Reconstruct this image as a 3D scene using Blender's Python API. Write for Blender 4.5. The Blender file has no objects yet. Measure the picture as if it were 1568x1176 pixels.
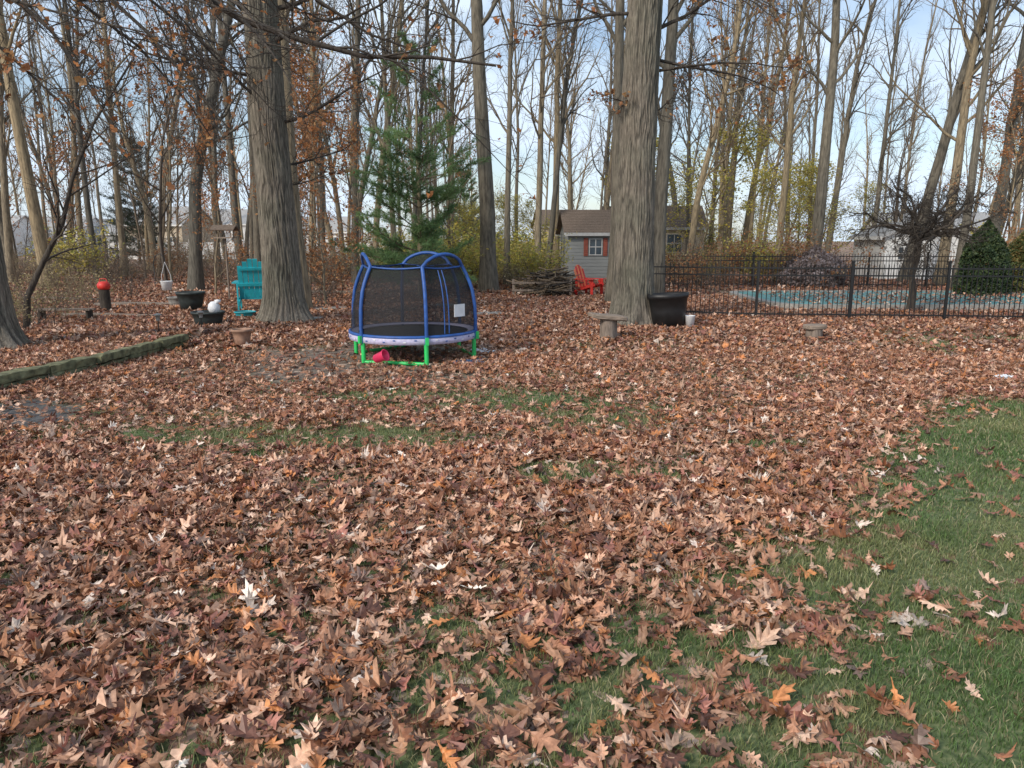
import bpy, math, random
import numpy as np
from mathutils import Matrix, Vector, Euler
random.seed(7); RNG=np.random.default_rng(11)
scene=bpy.context.scene
U=random.uniform

# ------------------------------------------------------------ helpers
def X(b,d):
    """lateral metres for a surveyed bearing b at distance d"""
    return (b-784)/1132*(0.981*d+0.386)
def bearing(x,d): return x/(0.981*d+.386)*1132+784
_T=RNG.random((256,256))
def vn(x,y,o=0):
    x=np.asarray(x,float)+37.3*o+1000; y=np.asarray(y,float)+91.7*o+1000
    xi=np.floor(x).astype(int); yi=np.floor(y).astype(int); fx=x-xi; fy=y-yi
    fx=fx*fx*(3-2*fx); fy=fy*fy*(3-2*fy)
    a=_T[xi%256,yi%256]; b=_T[(xi+1)%256,yi%256]; c=_T[xi%256,(yi+1)%256]; d=_T[(xi+1)%256,(yi+1)%256]
    return a+(b-a)*fx+(c-a)*fy+(a-b-c+d)*fx*fy
def fbm(x,y,o=0): return .55*vn(x,y,o)+.3*vn(x*2.1,y*2.1,o+1)+.15*vn(x*4.3,y*4.3,o+2)
def ss(a,b,x):
    t=np.clip((x-a)/(b-a),0,1); return t*t*(3-2*t)
def bedline(y): return np.interp(y,[2,9.6,11.4,12.1,13.9,16],[-7.6,-6.85,-6.35,-6.3,-6.2,-6.1])
def height(x,y):
    x=np.asarray(x,float); y=np.asarray(y,float)
    h=.06*(fbm(x*.45,y*.45,5)-.5)
    h=h+.14*ss(0,.1,(bedline(y)-.1)-x)*ss(17,14.5,y)*ss(7,9,y)
    return h
BX=[-30,-3,-1.6,-1.13,-.5,.4,.74,1.74,2.4,2.75,3.8,6.8,12,40]
BY=[1.2,1.9,2.65,3.0,3.5,3.55,4.2,4.4,4.7,5.7,7.3,9.6,13,22]
def blob(x,y,cx,cy,rx,ry,o):
    e=((x-cx)/rx)**2+((y-cy)/ry)**2+(fbm(x*1.6,y*1.6,o)-.5)*1.8
    return ss(1.2,.3,e)
def cover(x,y):
    """1 = deep leaf litter, 0 = bare lawn"""
    b=np.interp(x,BX,BY)
    n=fbm(x*1.3,y*1.3,2)
    s=ss(-.5,.5,(b-y)+(n-.5)*1.7)
    clump=ss(.43,.58,fbm(x*1.9,y*1.7,21))
    right=ss(.36,.60,x/(y+.5))
    gz=(.30+.55*clump)*(1-right)+right*(.10+.42*clump*ss(5,3,y))
    c=1-s*(1-gz)
    m=ss(.50,.62,fbm(x*.9,y*2.0,31))*ss(5,6,y)*ss(12,9,y)*ss(-4.5,-2.5,x)*ss(2.6,1.2,x)*.75
    for cx,cy,rx,ry,o in((-1.3,7.2,1.4,.5,71),(.75,6.1,.9,.4,72),(.2,9.0,1.2,.8,73),(-3.2,7.4,.9,.4,74),(2.5,7.0,.5,.25,76),(-1.8,9.3,1.4,.4,77)):
        m=np.maximum(m,blob(x,y,cx,cy,rx,ry,o))
    c=c*(1-.66*m)
    m=ss(.48,.62,fbm(x*.6,y*.9,35))*ss(9.5,11,y)*ss(18,14,y)*ss(6.5,8.5,x)
    c=c*(1-.60*m)
    c=c*(1-.16*ss(.45,.7,fbm(x*.7,y*.7,91)))
    return c
def dirt(x,y):
    d=blob(x,y,-3.0,12.2,2.4,2.2,12); d=np.maximum(d,blob(x,y,-1.2,10.6,1.6,.7,14)*.8)
    return np.maximum(d,soil(x,y))
def soil(x,y): return blob(x,y,-5.75,8.45,1.1,.95,15)

# ------------------------------------------------------------ materials
def newmat(name):
    m=bpy.data.materials.new(name); m.use_nodes=True
    nt=m.node_tree; return m,nt,nt.nodes['Principled BSDF']
def N(nt,t,**k):
    n=nt.nodes.new(t)
    for a,b in k.items(): setattr(n,a,b)
    return n
def ramp(nt,cols,interp='LINEAR'):
    r=N(nt,'ShaderNodeValToRGB'); cr=r.color_ramp; cr.interpolation=interp
    while len(cr.elements)<len(cols): cr.elements.new(.5)
    for e,(p,c) in zip(cr.elements,cols): e.position=p; e.color=(*c,1)
    return r
def simple(name,c,rough=.6,var=.25,scale=6,metal=0,bump=.15,stretch=(1,1,1)):
    m,nt,bs=newmat(name); L=nt.links.new
    tc=N(nt,'ShaderNodeTexCoord'); mp=N(nt,'ShaderNodeMapping'); mp.inputs['Scale'].default_value=stretch
    no=N(nt,'ShaderNodeTexNoise'); no.inputs['Scale'].default_value=scale; no.inputs['Detail'].default_value=5
    L(tc.outputs['Object'],mp.inputs[0]); L(mp.outputs[0],no.inputs['Vector'])
    r=ramp(nt,[(.3,[v*(1-var) for v in c]),(.7,[min(1,v*(1+var)) for v in c])])
    L(no.outputs['Fac'],r.inputs[0]); L(r.outputs[0],bs.inputs['Base Color'])
    bs.inputs['Roughness'].default_value=rough; bs.inputs['Metallic'].default_value=metal
    if bump:
        b=N(nt,'ShaderNodeBump'); b.inputs['Strength'].default_value=bump; b.inputs['Distance'].default_value=.02
        L(no.outputs['Fac'],b.inputs['Height']); L(b.outputs[0],bs.inputs['Normal'])
    return m
def bark(name,dark,light,sc=1.0,bump=.8,moss=False,cav=False):
    m,nt,bs=newmat(name); L=nt.links.new
    tc=N(nt,'ShaderNodeTexCoord'); mp=N(nt,'ShaderNodeMapping'); mp.inputs['Scale'].default_value=(22*sc,22*sc,3.2*sc)
    L(tc.outputs['Object'],mp.inputs[0])
    no=N(nt,'ShaderNodeTexNoise'); no.inputs['Scale'].default_value=1; no.inputs['Detail'].default_value=7 if cav else 3; no.inputs['Roughness'].default_value=.65
    L(mp.outputs[0],no.inputs['Vector'])
    r=ramp(nt,[(.34,dark),(.5,[(a+b)/2 for a,b in zip(dark,light)]),(.68,light)])
    L(no.outputs['Fac'],r.inputs[0]); out=r.outputs[0]
    def mul(a,b):
        mx=N(nt,'ShaderNodeMix',data_type='RGBA',blend_type='MULTIPLY'); mx.inputs[0].default_value=1
        L(a,mx.inputs[6]); L(b,mx.inputs[7]); return mx.outputs[2]
    if not moss:
        oi=N(nt,'ShaderNodeObjectInfo')
        r2=ramp(nt,[(0,(.50,.53,.56)),(.5,(.92,.90,.85)),(1,(1.25,1.12,.88))])
        L(oi.outputs['Random'],r2.inputs[0]); out=mul(out,r2.outputs[0])
    if cav:
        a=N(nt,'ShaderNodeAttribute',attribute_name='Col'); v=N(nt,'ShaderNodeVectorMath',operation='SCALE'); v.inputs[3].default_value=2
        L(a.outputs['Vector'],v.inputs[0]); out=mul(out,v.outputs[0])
        n2=N(nt,'ShaderNodeTexNoise'); n2.inputs['Scale'].default_value=1.1; n2.inputs['Detail'].default_value=4
        L(tc.outputs['Object'],n2.inputs['Vector'])
        r3=ramp(nt,[(.3,(.76,.81,.72)),(.7,(1.14,1.08,1.02))]); L(n2.outputs['Fac'],r3.inputs[0]); out=mul(out,r3.outputs[0])
    L(out,bs.inputs['Base Color']); bs.inputs['Roughness'].default_value=.95
    b=N(nt,'ShaderNodeBump'); b.inputs['Strength'].default_value=bump; b.inputs['Distance'].default_value=.03
    L(no.outputs['Fac'],b.inputs['Height']); L(b.outputs[0],bs.inputs['Normal'])
    return m
def colattr(name,rough=.6,transl=.25,noise=True):
    m,nt,bs=newmat(name); L=nt.links.new
    a=N(nt,'ShaderNodeAttribute',attribute_name='Col'); out=a.outputs['Color']
    if noise:
        tc=N(nt,'ShaderNodeTexCoord'); no=N(nt,'ShaderNodeTexNoise'); no.inputs['Scale'].default_value=45; no.inputs['Detail'].default_value=2
        L(tc.outputs['Object'],no.inputs['Vector'])
        r=ramp(nt,[(.3,(.72,.68,.66)),(.7,(1.25,1.25,1.25))]); L(no.outputs['Fac'],r.inputs[0])
        mx=N(nt,'ShaderNodeMix',data_type='RGBA',blend_type='MULTIPLY'); mx.inputs[0].default_value=1
        L(out,mx.inputs[6]); L(r.outputs[0],mx.inputs[7]); out=mx.outputs[2]
    L(out,bs.inputs['Base Color']); bs.inputs['Roughness'].default_value=rough
    if transl:
        tr=N(nt,'ShaderNodeBsdfTranslucent'); L(out,tr.inputs['Color'])
        ms=N(nt,'ShaderNodeMixShader'); ms.inputs[0].default_value=transl
        L(bs.outputs[0],ms.inputs[1]); L(tr.outputs[0],ms.inputs[2]); L(ms.outputs[0],nt.nodes['Material Output'].inputs[0])
    return m
M_leaf=colattr('leaf',.5,.12); M_green=colattr('foliage',.6,.35,False); M_grass=colattr('grass_blade',.5,.3,False)
M_oak=bark('oak_bark',(.085,.076,.066),(.245,.218,.185),1.6,.9,True,True)
M_bark=bark('forest_bark',(.11,.095,.075),(.31,.27,.21),.8,.6)
M_dbark=bark('dark_bark',(.025,.02,.018),(.085,.07,.055),1,.5,True)
M_twig=bark('twig_bark',(.10,.08,.068),(.22,.18,.145),1,.2)

# ------------------------------------------------------------ mesh builder
class MB:
    def __init__(s): s.V=[];s.F=[];s.C=[];s.nv=0;s.mats=[];s.tb={}
    def mi(s,m):
        if m not in s.mats: s.mats.append(m)
        return s.mats.index(m)
    def raw(s,V,F,m,smooth=False,col=None):
        V=np.asarray(V,float).reshape(-1,3); F=np.asarray(F,int)
        s.V.append(V); s.F.append((F+s.nv,s.mi(m),smooth)); s.nv+=len(V)
        s.C.append(np.ones((len(V),3))*.5 if col is None else np.asarray(col,float)*np.ones((len(V),3)))
    def box(s,c,sz,m,R=None):
        V=np.array([[x,y,z] for x in(-.5,.5) for y in(-.5,.5) for z in(-.5,.5)])*np.array(sz)
        if R is not None:
            if not isinstance(R,Matrix): R=Euler(R).to_matrix()
            V=V@np.array(R).T
        s.raw(V+np.array(c),[[0,1,3,2],[4,6,7,5],[0,4,5,1],[2,3,7,6],[0,2,6,4],[1,5,7,3]],m)
    def lathe(s,prof,m,c=(0,0,0),n=28,sq=1):
        th=np.linspace(0,2*math.pi,n,endpoint=False); V=[]
        for r,z in prof: V.append(np.c_[r*np.cos(th)+c[0],r*np.sin(th)*sq+c[1],np.full(n,z+c[2])])
        V=np.concatenate(V);F=[]
        for i in range(len(prof)-1):
            for j in range(n): k=(j+1)%n; F.append([i*n+j,i*n+k,(i+1)*n+k,(i+1)*n+j])
        s.raw(V,F,m,True)
    def tube(s,P,R,m,sides=6,col=None):
        s.tb.setdefault((len(P),sides,s.mi(m)),[]).append((P,R))
    def flush(s):
        for (n,k,mi),L in s.tb.items():
            P=np.array([p for p,_ in L],float); R=np.array([r for _,r in L],float)
            T=np.gradient(P,axis=1); T/=np.linalg.norm(T,axis=2,keepdims=True)+1e-9
            mt=T.mean(1); ref=np.where(np.abs(mt[:,2:3])>.8,[[1.,0,0]],[[0,0,1.]])
            A=np.cross(T,ref[:,None,:]); A/=np.linalg.norm(A,axis=2,keepdims=True)+1e-9
            B=np.cross(T,A); th=np.arange(k)*2*math.pi/k
            V=P[:,:,None,:]+R[:,:,None,None]*(A[:,:,None,:]*np.cos(th)[None,None,:,None]+B[:,:,None,:]*np.sin(th)[None,None,:,None])
            b=np.arange(len(L))[:,None,None]*n*k; i=np.arange(n-1)[None,:,None]*k; j=np.arange(k)[None,None,:]; jn=(j+1)%k
            F=np.stack([b+i+j,b+i+jn,b+i+k+jn,b+i+k+j],-1).reshape(-1,4)
            V=V.reshape(-1,3)
            s.V.append(V); s.F.append((F+s.nv,mi,True)); s.nv+=len(V); s.C.append(np.ones((len(V),3))*.5)
        s.tb={}
    def mesh(s,name):
        s.flush()
        V=np.concatenate(s.V); C=np.concatenate(s.C)
        me=bpy.data.meshes.new(name); me.vertices.add(len(V)); me.vertices.foreach_set('co',V.astype(np.float32).ravel())
        lv=[];ls=[];mi=[];sm=[];o=0
        for F,m,smo in s.F:
            n,k=F.shape; lv.append(F.ravel()); ls.append(o+np.arange(n)*k); o+=n*k
            mi.append(np.full(n,m)); sm.append(np.full(n,smo))
        lv=np.concatenate(lv);ls=np.concatenate(ls)
        me.loops.add(len(lv)); me.loops.foreach_set('vertex_index',lv.astype(np.int32))
        me.polygons.add(len(ls)); me.polygons.foreach_set('loop_start',ls.astype(np.int32))
        me.polygons.foreach_set('material_index',np.concatenate(mi).astype(np.int32))
        me.polygons.foreach_set('use_smooth',np.concatenate(sm).astype(bool))
        for m in s.mats: me.materials.append(m)
        a=me.color_attributes.new('Col','FLOAT_COLOR','POINT')
        a.data.foreach_set('color',np.c_[C,np.ones(len(C))].astype(np.float32).ravel())
        me.update(calc_edges=True); return me
    def build(s,name,loc=(0,0,0),rz=0,sc=1,parent=None):
        return put(s.mesh(name),name,loc,(0,0,rz),(sc,)*3,parent)
def put(me,name,loc,rot=(0,0,0),sc=(1,1,1),parent=None):
    o=bpy.data.objects.new(name,me); o.location=loc; o.rotation_euler=rot; o.scale=sc
    scene.collection.objects.link(o)
    if parent: o.parent=parent
    return o
def empty(name,loc=(0,0,0)):
    e=bpy.data.objects.new(name,None); e.location=loc; scene.collection.objects.link(e); return e

# ------------------------------------------------------------ ground
def axis(lo,hi,st,far):
    a=list(np.arange(lo,hi,st)); v=hi; s=st
    while v<far: a.append(v); s*=1.25; v+=s
    a.append(far); v=lo; s=st; pre=[]
    while v>-far*(1 if lo<0 else .1): s*=1.25; v-=s; pre.append(v)
    return np.array(pre[::-1]+a)
xs=axis(-16,16,.16,400); ys=axis(1.5,28,.14,500)
gx,gy=np.meshgrid(xs,ys); nx,ny=len(xs),len(ys)
gz=height(gx,gy)
i=np.arange(ny-1)[:,None]*nx+np.arange(nx-1)[None,:]
F=np.stack([i,i+1,i+nx+1,i+nx],-1).reshape(-1,4)
mb=MB()
m,nt,bs=newmat('leafy_ground'); L=nt.links.new
tc=N(nt,'ShaderNodeTexCoord'); at=N(nt,'ShaderNodeAttribute',attribute_name='Col')
sp=N(nt,'ShaderNodeSeparateColor'); L(at.outputs['Color'],sp.inputs[0])
nz=N(nt,'ShaderNodeTexNoise'); nz.inputs['Scale'].default_value=14; L(tc.outputs['Object'],nz.inputs['Vector'])
va=N(nt,'ShaderNodeMix',data_type='RGBA',blend_type='LINEAR_LIGHT'); va.inputs[0].default_value=.05
L(tc.outputs['Object'],va.inputs[6]); L(nz.outputs['Color'],va.inputs[7])
vo=N(nt,'ShaderNodeTexVoronoi'); vo.inputs['Scale'].default_value=14; L(va.outputs[2],vo.inputs['Vector'])
sv=N(nt,'ShaderNodeSeparateColor'); L(vo.outputs['Color'],sv.inputs[0])
lr=ramp(nt,[(0,(.10,.046,.030)),(.25,(.25,.12,.072)),(.5,(.39,.21,.135)),(.75,(.47,.29,.20)),(.92,(.58,.43,.33))]); L(sv.outputs[0],lr.inputs[0])
dk=ramp(nt,[(.0,(1,1,1)),(.6,(.75,.75,.75)),(.9,(.35,.35,.35))]); L(vo.outputs['Distance'],dk.inputs[0])
lm=N(nt,'ShaderNodeMix',data_type='RGBA',blend_type='MULTIPLY'); lm.inputs[0].default_value=.8; L(lr.outputs[0],lm.inputs[6]); L(dk.outputs[0],lm.inputs[7])
ng=N(nt,'ShaderNodeTexNoise'); ng.inputs['Scale'].default_value=30; ng.inputs['Detail'].default_value=6; L(tc.outputs['Object'],ng.inputs['Vector'])
gr=ramp(nt,[(.3,(.045,.065,.025)),(.5,(.10,.135,.05)),(.75,(.21,.21,.10))]); L(ng.outputs['Fac'],gr.inputs[0])
dr=ramp(nt,[(.3,(.10,.078,.06)),(.7,(.25,.205,.165))]); L(ng.outputs['Fac'],dr.inputs[0])
ds=ramp(nt,[(.3,(.035,.035,.035)),(.7,(.13,.13,.13))]); L(ng.outputs['Fac'],ds.inputs[0])
g0=N(nt,'ShaderNodeMix',data_type='RGBA'); L(sp.outputs[2],g0.inputs[0]); L(dr.outputs[0],g0.inputs[6]); L(ds.outputs[0],g0.inputs[7])
th=N(nt,'ShaderNodeMath',operation='SUBTRACT'); L(sp.outputs[0],th.inputs[0]); L(sv.outputs[1],th.inputs[1])
t2=N(nt,'ShaderNodeMath',operation='MULTIPLY_ADD',use_clamp=True); L(th.outputs[0],t2.inputs[0]); t2.inputs[1].default_value=8; t2.inputs[2].default_value=.5
g1=N(nt,'ShaderNodeMix',data_type='RGBA'); L(sp.outputs[1],g1.inputs[0]); L(gr.outputs[0],g1.inputs[6]); L(g0.outputs[2],g1.inputs[7])
g2=N(nt,'ShaderNodeMix',data_type='RGBA'); L(t2.outputs[0],g2.inputs[0]); L(g1.outputs[2],g2.inputs[6]); L(lm.outputs[2],g2.inputs[7])
L(g2.outputs[2],bs.inputs['Base Color']); bs.inputs['Roughness'].default_value=.9
bp=N(nt,'ShaderNodeBump'); bp.inputs['Strength'].default_value=.7; bp.inputs['Distance'].default_value=.03; L(sv.outputs[2],bp.inputs['Height']); L(bp.outputs[0],bs.inputs['Normal'])
cv=cover(gx,gy); di=dirt(gx,gy); cv=(cv**1.6)*.97*(1-.85*di)
mb.raw(np.c_[gx.ravel(),gy.ravel(),gz.ravel()],F,m,True,np.c_[cv.ravel(),di.ravel(),soil(gx,gy).ravel()])
mb.build('ground')

# ------------------------------------------------------------ fallen leaves
half=[(.012,-.20,0),(.035,.03,0),(.14,.07,1),(.09,.17,0),(.27,.24,1),(.25,.33,1),(.10,.38,0),(.35,.55,1),(.29,.64,1),(.11,.62,0),(.20,.84,1),(.08,.84,0)]
H=np.array(half); mid=np.array([(0,-.20),(0,.05),(0,.18),(0,.40),(0,.63),(0,.85),(0,1.03)])
nh=len(H); nm=len(mid)
TV=np.concatenate([np.c_[mid],H[:,:2],H[:,:2]*[-1,1]])
def side(o,fl):
    r=lambda i:o+i
    t=[(0,r(0),r(1)),(0,r(1),1),(1,r(1),r(2)),(1,r(2),r(3)),(1,r(3),2),(2,r(3),r(4)),(2,r(4),r(5)),(2,r(5),r(6)),(2,r(6),3),(3,r(6),r(7)),(3,r(7),r(8)),(3,r(8),r(9)),(3,r(9),4),(4,r(9),r(10)),(4,r(10),r(11)),(4,r(11),5),(5,r(11),6)]
    return [x[::-1] if fl else x for x in t]
T=np.array(side(nm,0)+side(nm+nh,1))
ismid=np.zeros(len(TV)); ismid[:nm]=1
SV=np.array([(0,-.1),(.28,.2),(.16,.42),(.38,.62),(0,1),(-.38,.62),(-.16,.42),(-.28,.2)])
ST=np.array([(0,1,2),(0,2,6),(0,6,7),(2,3,4),(2,4,6),(6,4,5)])
PAL=np.array([(.27,.115,.060),(.37,.185,.108),(.50,.30,.20),(.60,.41,.30),(.14,.062,.042),(.48,.20,.075),(.32,.135,.10),(.74,.62,.53),(.25,.165,.13),(.44,.24,.14)])
PW=np.array([.18,.21,.18,.09,.09,.055,.075,.016,.03,.075]); PW=PW/PW.sum()
def rotm(n,tilt):
    a=RNG.random(n)*2*math.pi; b=RNG.random(n)*2*math.pi; t=tilt
    ca,sa=np.cos(a),np.sin(a); Z=np.zeros((n,3,3)); Z[:,0,0]=ca;Z[:,0,1]=-sa;Z[:,1,0]=sa;Z[:,1,1]=ca;Z[:,2,2]=1
    ax=np.c_[np.cos(b),np.sin(b),np.zeros(n)]; K=np.zeros((n,3,3)); K[:,0,2]=ax[:,1];K[:,2,0]=-ax[:,1];K[:,1,2]=-ax[:,0];K[:,2,1]=ax[:,0]
    I=np.eye(3)[None]; Rr=I+np.sin(t)[:,None,None]*K+(1-np.cos(t))[:,None,None]*(K@K)
    return Rr@Z
def leaves(mb,px,py,pz,size,tilt,tv,tf,mt,mat,pal=PAL,pw=PW,curl=1.0,dark=1):
    n=len(px); k=len(tv)
    x=np.tile(tv[:,0],(n,1))*RNG.uniform(.75,1.25,(n,1)); y=np.tile(tv[:,1]-.4,(n,1))
    y=y+RNG.normal(0,.12,(n,1))*x
    x=x+RNG.normal(0,.14,(n,1))*y*y
    c1=RNG.normal(0,1.7,(n,1))*curl; c2=RNG.normal(0,.8,(n,1))*curl; c3=RNG.normal(0,.9,(n,1))*curl
    z=c1*x*x+c2*y*y+c3*x*y+RNG.normal(0,.03,(n,k))
    x=x+RNG.normal(0,.018,(n,k)); P=np.stack([x,y,z],-1)*size[:,None,None]
    P=np.einsum('nij,nkj->nki',rotm(n,tilt),P)
    P+=np.stack([px,py,pz],-1)[:,None,:]
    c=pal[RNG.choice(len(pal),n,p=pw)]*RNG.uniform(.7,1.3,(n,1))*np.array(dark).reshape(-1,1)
    C=np.repeat(c[:,None,:],k,1)
    if mt is not None: C=C*(1+.18*mt[None,:,None])
    F=(np.arange(n)[:,None,None]*k+tf[None]).reshape(-1,3)
    mb.raw(P.reshape(-1,3),F,mat,False,np.clip(C.reshape(-1,3),0,1))
def scatter(y0,y1,dens,xr=(.74,1.6)):
    A=(xr[0]*(y1**2-y0**2)+2*xr[1]*(y1-y0)); n=int(A*dens)
    y=np.sqrt(RNG.uniform(y0**2,y1**2,n)); x=RNG.uniform(-1,1,n)*(xr[0]*y+xr[1]); return x,y
mb=MB()
def floorleaves(y0,y1,dens,smin,smax,near):
    x,y=scatter(y0,y1,dens); c=cover(x,y); d=dirt(x,y)
    p=(c**1.7)*(1-.82*d)
    e=((x-7.6)>0)&(x<19)&(y>20.4)&(y<27.8)
    p=np.where(e,p*.12,p)
    k=RNG.random(len(x))<p; x,y,c=x[k],y[k],c[k]; n=len(x)
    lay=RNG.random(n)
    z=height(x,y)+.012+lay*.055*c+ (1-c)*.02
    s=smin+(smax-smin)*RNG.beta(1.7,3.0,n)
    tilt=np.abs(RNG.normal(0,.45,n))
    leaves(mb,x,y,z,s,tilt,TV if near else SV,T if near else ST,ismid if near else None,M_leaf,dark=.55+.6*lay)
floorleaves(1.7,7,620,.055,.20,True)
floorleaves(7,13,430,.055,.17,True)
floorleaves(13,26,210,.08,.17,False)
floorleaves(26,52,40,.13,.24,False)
mb.build('fallen_leaves')

# ------------------------------------------------------------ grass
def grass(y0,y1,dens,h,w):
    x,y=scatter(y0,y1,dens); c=cover(x,y); d=dirt(x,y)
    k=RNG.random(len(x))<np.clip(1.15-c**1.3,0,1)*(1-d)*(.35+.85*fbm(x*3,y*3,50)); x,y=x[k],y[k]; n=len(x)
    hh=h*RNG.uniform(.5,1.35,n)*(.6+.8*vn(x*2.5,y*2.5,44)); a=RNG.random(n)*2*math.pi; l=RNG.uniform(.1,1.1,n)*hh; b=a+RNG.normal(0,.8,n)+1.57
    wx,wy=np.cos(a)*w/2,np.sin(a)*w/2; lx,ly=np.cos(b)*l,np.sin(b)*l; z=height(x,y)
    P=np.stack([np.stack([x-wx,y-wy,z],-1),np.stack([x+wx,y+wy,z],-1),np.stack([x-wx*.8+lx*.35,y-wy*.8+ly*.35,z+hh*.6],-1),np.stack([x+wx*.8+lx*.35,y+wy*.8+ly*.35,z+hh*.6],-1),np.stack([x+lx,y+ly,z+hh],-1)],1)
    t=ss(.35,.65,fbm(x*1.4,y*1.4,60))[:,None]; r=RNG.random((n,1))
    col=np.array([.115,.195,.058])*(1-t)+np.array([.24,.265,.105])*t; col=np.where(r>.85,[[.44,.38,.22]],col)*RNG.uniform(.55,1.4,(n,1))
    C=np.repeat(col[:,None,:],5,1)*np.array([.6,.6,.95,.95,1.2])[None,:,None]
    o=np.arange(n)[:,None]*5
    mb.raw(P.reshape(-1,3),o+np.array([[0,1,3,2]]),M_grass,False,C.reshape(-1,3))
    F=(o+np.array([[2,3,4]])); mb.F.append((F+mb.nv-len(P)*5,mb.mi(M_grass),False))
mb=MB()
grass(1.7,5,7200,.04,.004); grass(5,9,3600,.042,.006); grass(9,15,1100,.045,.010)
mb.build('grass')

# ------------------------------------------------------------ trees
def norm(v):
    l=math.sqrt(v[0]**2+v[1]**2+v[2]**2)+1e-9; return (v[0]/l,v[1]/l,v[2]/l)
def perp(d,ang):
    r=(random.gauss(0,1),random.gauss(0,1),random.gauss(0,1)); q=sum(a*b for a,b in zip(r,d))
    r=norm([a-q*b for a,b in zip(r,d)]); c,s=math.cos(ang),math.sin(ang)
    return norm([c*a+s*b for a,b in zip(d,r)])
def grow(mb,p,d,L,r,lev,cf,tips=None,poly=None):
    c=cf[lev]; n=c['n']; st=L/n; pts=[tuple(p)]; dd=norm(d); w=c['w']; up=c['up']
    if poly: pts=poly; n=len(poly)-1
    else:
        for i in range(n):
            dd=norm((dd[0]+random.gauss(0,w),dd[1]+random.gauss(0,w),dd[2]+random.gauss(0,w)+up))
            q=pts[-1]; pts.append((q[0]+dd[0]*st,q[1]+dd[1]*st,q[2]+dd[2]*st))
    e=c.get('tp',.25); R=[r*(1-(1-e)*(i/n)) for i in range(n+1)]
    if lev==0 and c.get('flare'): R[0]*=1.35
    mb.tube(pts,R,cf['mat'] if lev<cf.get('tl',2) else cf['tmat'],c['s'])
    if lev+1 in cf:
        for k in range(int(c['k']*U(.8,1.2)+.5)):
            t=c['t0']+(1-c['t0'])*((k+random.random())/c['k']); t=min(t,.999)*n; i=int(min(t,n-1)); f=t-i
            f=min(f,1); a,b=pts[i],pts[i+1]; q=tuple(a[j]+(b[j]-a[j])*f for j in range(3))
            td=norm([b[j]-a[j] for j in range(3)])
            cd=perp(td,U(*c['ang'])); rr=R[i]*(1-f)+R[i+1]*f
            grow(mb,q,cd,L*c['lr']*U(.6,1.25)*(1.15-.5*t/n),max(min(rr*.55,r*c.get('rr',.3)),cf.get('rmin',.005)),lev+1,cf,tips)
    elif tips is not None: tips.extend(pts[1:])
def leafup(mb,tips,per,size,pal,spread=.12,mat=None):
    P=np.repeat(np.array(tips),per,0); n=len(P)
    if not n: return
    P=P+RNG.normal(0,spread,(n,3)); pal=np.array(pal)
    leaves(mb,P[:,0],P[:,1],P[:,2],RNG.uniform(.6,1.3,n)*size,RNG.uniform(0,3,n),SV,ST,None,mat or M_green,pal,np.ones(len(pal))/len(pal),1.0)
def samp(t,n): return random.sample(t,min(len(t),n))
def clumpy(t,n,zc=None):
    a=np.array(t); m=fbm(a[:,0]*.9+3,a[:,2]*.9+a[:,1],17)+RNG.normal(0,.06,len(a)); idx=np.argsort(-m)[:n]; return [t[i] for i in idx]
def forest(seed,k=24,t0=.22,w=.035):
    random.seed(seed)
    return {'mat':M_bark,'tmat':M_twig,'rmin':.0065,
     0:dict(n=16,w=w,up=.03,s=12,k=k,t0=t0,ang=(.45,.95),lr=.22,rr=.30,tp=.2,flare=1),
     1:dict(n=7,w=.14,up=.08,s=5,k=8,t0=.15,ang=(.4,.95),lr=.42,rr=.45),
     2:dict(n=5,w=.17,up=.03,s=4,k=5,t0=.15,ang=(.4,.9),lr=.5,rr=.6),
     3:dict(n=3,w=.16,up=.02,s=3,k=0,t0=0,ang=(.4,.8),lr=.5)}
ORANGE=[(.45,.19,.07),(.36,.15,.06),(.48,.26,.11),(.27,.14,.07)]
YELL=[(.50,.43,.09),(.60,.48,.09),(.36,.37,.09),(.45,.38,.14)]
FV=[]
for s in range(7):
    mb=MB(); cf=forest(100+s,k=[18,24,22,16,26,20,22][s],t0=[.3,.2,.26,.35,.18,.25,.3][s],w=[.03,.05,.04,.03,.06,.045,.035][s])
    tips=[]; grow(mb,(0,0,-.1),(U(-.03,.03),U(-.03,.03),1),20,.24,0,cf,tips)
    if s==1: leafup(mb,clumpy(tips,260),1,.12,ORANGE)
    if s==4: leafup(mb,clumpy(tips,200),1,.12,YELL)
    FV.append(mb.mesh('bare_tree'))
SVv=[]
for s in range(6):
    mb=MB(); random.seed(300+s)
    cf={'mat':M_bark if s%2 else M_twig,'tmat':M_twig,'rmin':.005,
     0:dict(n=10,w=.08,up=.04,s=7,k=26 if s==3 else 18,t0=.12 if s==5 else .15,ang=(.5,1.1),lr=.3,rr=.4,tp=.15),
     1:dict(n=6,w=.15,up=.05,s=4,k=8 if s==3 else 6,t0=.15,ang=(.4,.9),lr=.45,rr=.6),
     2:dict(n=4,w=.18,up=.02,s=3,k=4 if s==3 else 3,t0=.15,ang=(.4,.9),lr=.5,rr=.7),
     3:dict(n=3,w=.16,up=.0,s=3,k=0,t0=0,ang=(.4,.8),lr=.5)}
    tips=[]; grow(mb,(0,0,-.1),(U(-.1,.1),U(-.1,.1),1),9,.065,0,cf,tips)
    if s==1: leafup(mb,clumpy(tips,350),2,.12,ORANGE,.12)
    if s==3: leafup(mb,clumpy(tips,1300),2,.12,YELL,.2)
    if s==5: leafup(mb,clumpy(tips,700),3,.11,ORANGE,.12)
    SVv.append(mb.mesh('sapling'))
SH=[]
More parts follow.
